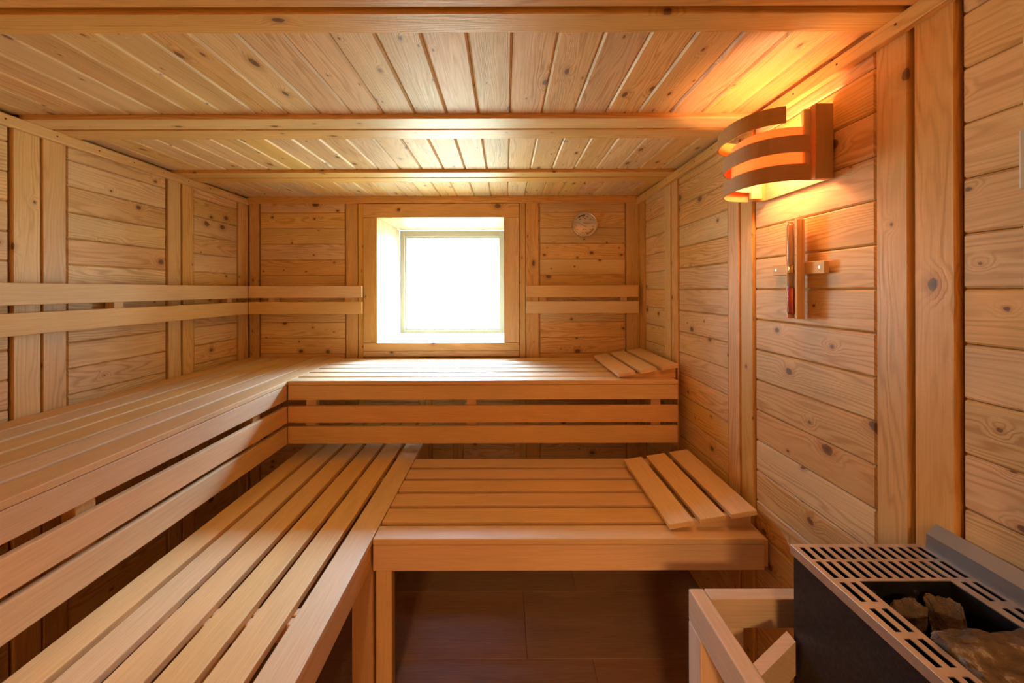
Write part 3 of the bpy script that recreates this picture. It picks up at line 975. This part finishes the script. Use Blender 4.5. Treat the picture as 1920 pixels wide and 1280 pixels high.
def stone(label, c, size, rot, seed, block=False):
    rr = random.Random(seed)
    bm = bmesh.new()
    pts = []
    for _ in range(16):
        v = Vector((rr.uniform(-1, 1), rr.uniform(-1, 1), rr.uniform(-1, 1)))
        v.normalize()
        v = Vector([max(-0.78, min(0.78, x)) for x in v])
        pts.append(bm.verts.new(v))
    if block:
        for v in bm.verts[:]:
            bm.verts.remove(v)
        for k in range(8):
            bm.verts.new(Vector(((k & 1) * 2 - 1, (k >> 1 & 1) * 2 - 1, (k >> 2) * 2 - 1)) * rr.uniform(0.72, 1.0))
        for k in range(4):
            bm.verts.new(Vector((rr.uniform(-1, 1), rr.uniform(-1, 1), rr.choice((-1, 1)))))
    r_ = bmesh.ops.convex_hull(bm, input=bm.verts[:])
    bmesh.ops.delete(bm, geom=[v for v in bm.verts if not v.link_faces], context='VERTS')
    bmesh.ops.bevel(bm, geom=bm.edges[:], offset=0.06, segments=1, affect='EDGES')
    bmesh.ops.triangulate(bm, faces=bm.faces[:])
    for _ in range(3):
        bmesh.ops.subdivide_edges(bm, edges=[e for e in bm.edges if e.calc_length() > 0.12], cuts=1, use_grid_fill=True)
        bmesh.ops.triangulate(bm, faces=bm.faces[:])
    for v in bm.verts:
        n1 = mnoise.noise(v.co * 2.2 + Vector((seed, 0, 0)))
        n2 = mnoise.noise(v.co * 7 + Vector((0, seed, 0)))
        v.co *= 1 + 0.13 * n1 + 0.08 * n2
    M = Euler([R(a) for a in rot]).to_matrix().to_4x4() @ Matrix.Diagonal((*size, 1))
    bm.transform(M)
    me = bpy.data.meshes.new('heater_stone')
    bm.to_mesh(me)
    bm.free()
    me.materials.append(STONE)
    o = bpy.data.objects.new('heater_stone', me)
    o.location = c
    COL.objects.link(o)
    tag(o, label, 'stone', 'stones in the heater')
stone('rounded brown stone at the far left of the heater opening, with a pale streak', (0.742, 0.720, HZ - 0.046), (0.036, 0.026, 0.052), (10, 40, 10), 3)
stone('upright narrow stone with a pale face behind the big one in the heater', (0.812, 0.712, HZ - 0.050), (0.017, 0.024, 0.042), (-15, 32, 25), 11, True)
stone('big tan stone filling the front of the heater opening', (0.780, 0.606, HZ - 0.040), (0.090, 0.052, 0.048), (14, 2, 0), 5, True)
stone('small dark stone tucked between the rounded stone and the big one', (0.728, 0.672, HZ - 0.075), (0.030, 0.030, 0.030), (10, 60, 40), 8)
stone('low stone beneath the upright narrow stone', (0.80, 0.70, HZ - 0.140), (0.055, 0.045, 0.05), (10, 10, 20), 21)
stone('stone at the bottom of the basket beneath the rounded stone', (0.735, 0.66, HZ - 0.140), (0.042, 0.050, 0.05), (60, 10, 80), 23)
stone('stone at the bottom of the basket beneath the big tan stone', (0.78, 0.56, HZ - 0.135), (0.06, 0.05, 0.055), (30, 70, 20), 29)

# ---------------------------------------------------------------- guard rail round the heater
gd = thing('heater_guard_rail', 'light wooden guard rail around the heater in the lower right corner', 'guard rail', (0.6, 0.8, FL))
GZ = 0.583
MB().box(0.470, 0.5085, 0.30, 0.999, GZ - 0.080, GZ, 'y', 0.004, 2).build('top_rail', RAILW, gd)
MB().box(0.510, XR - 0.001, 0.963, 0.999, GZ - 0.073, GZ, 'x', 0.003, 2).build('top_rail', RAILW, gd)
MB().box(0.470, 0.512, 0.937, 0.9985, FL, GZ - 0.0805, 'z', 0.003, 2).build('post', RAILW, gd)
MB().box(0.5135, 0.592, 0.965, 0.9985, FL, GZ - 0.0735, 'z', 0.003, 2).build('post', RAILW, gd)
MB().box(0.472, 0.5075, 0.31, 0.37, FL, GZ - 0.0805, 'z', 0.003, 2).build('post', RAILW, gd)
d = Vector((0.134, 0.0866, 0)).normalized()
ang = math.atan2(d.y, d.x)
MB().prism([(0.5092, 0.7732), (0.6335, 0.8480), (0.6335, 0.8750), (0.5092, 0.7990)], GZ - 0.075, GZ - 0.001, 'xy', 'x').build('diagonal_brace', RAILW, gd)

# ---------------------------------------------------------------- door post and cream box at the right edge
trim(MB().box(XR - 0.016, XR + 0.018, 0.62, 0.699, FL, 1.956, 'z', 0.004, 2))
sw = thing('wall_box', 'small cream plastic box on the door post at the right edge of the photo', 'wall box', (XR - 0.016, 0.66, 1.53))
MB().box(XR - 0.026, XR - 0.0165, 0.630, 0.6975, 1.531, 1.638, 'z', 0.004, 2).build('box_body', WHITEPL, sw)
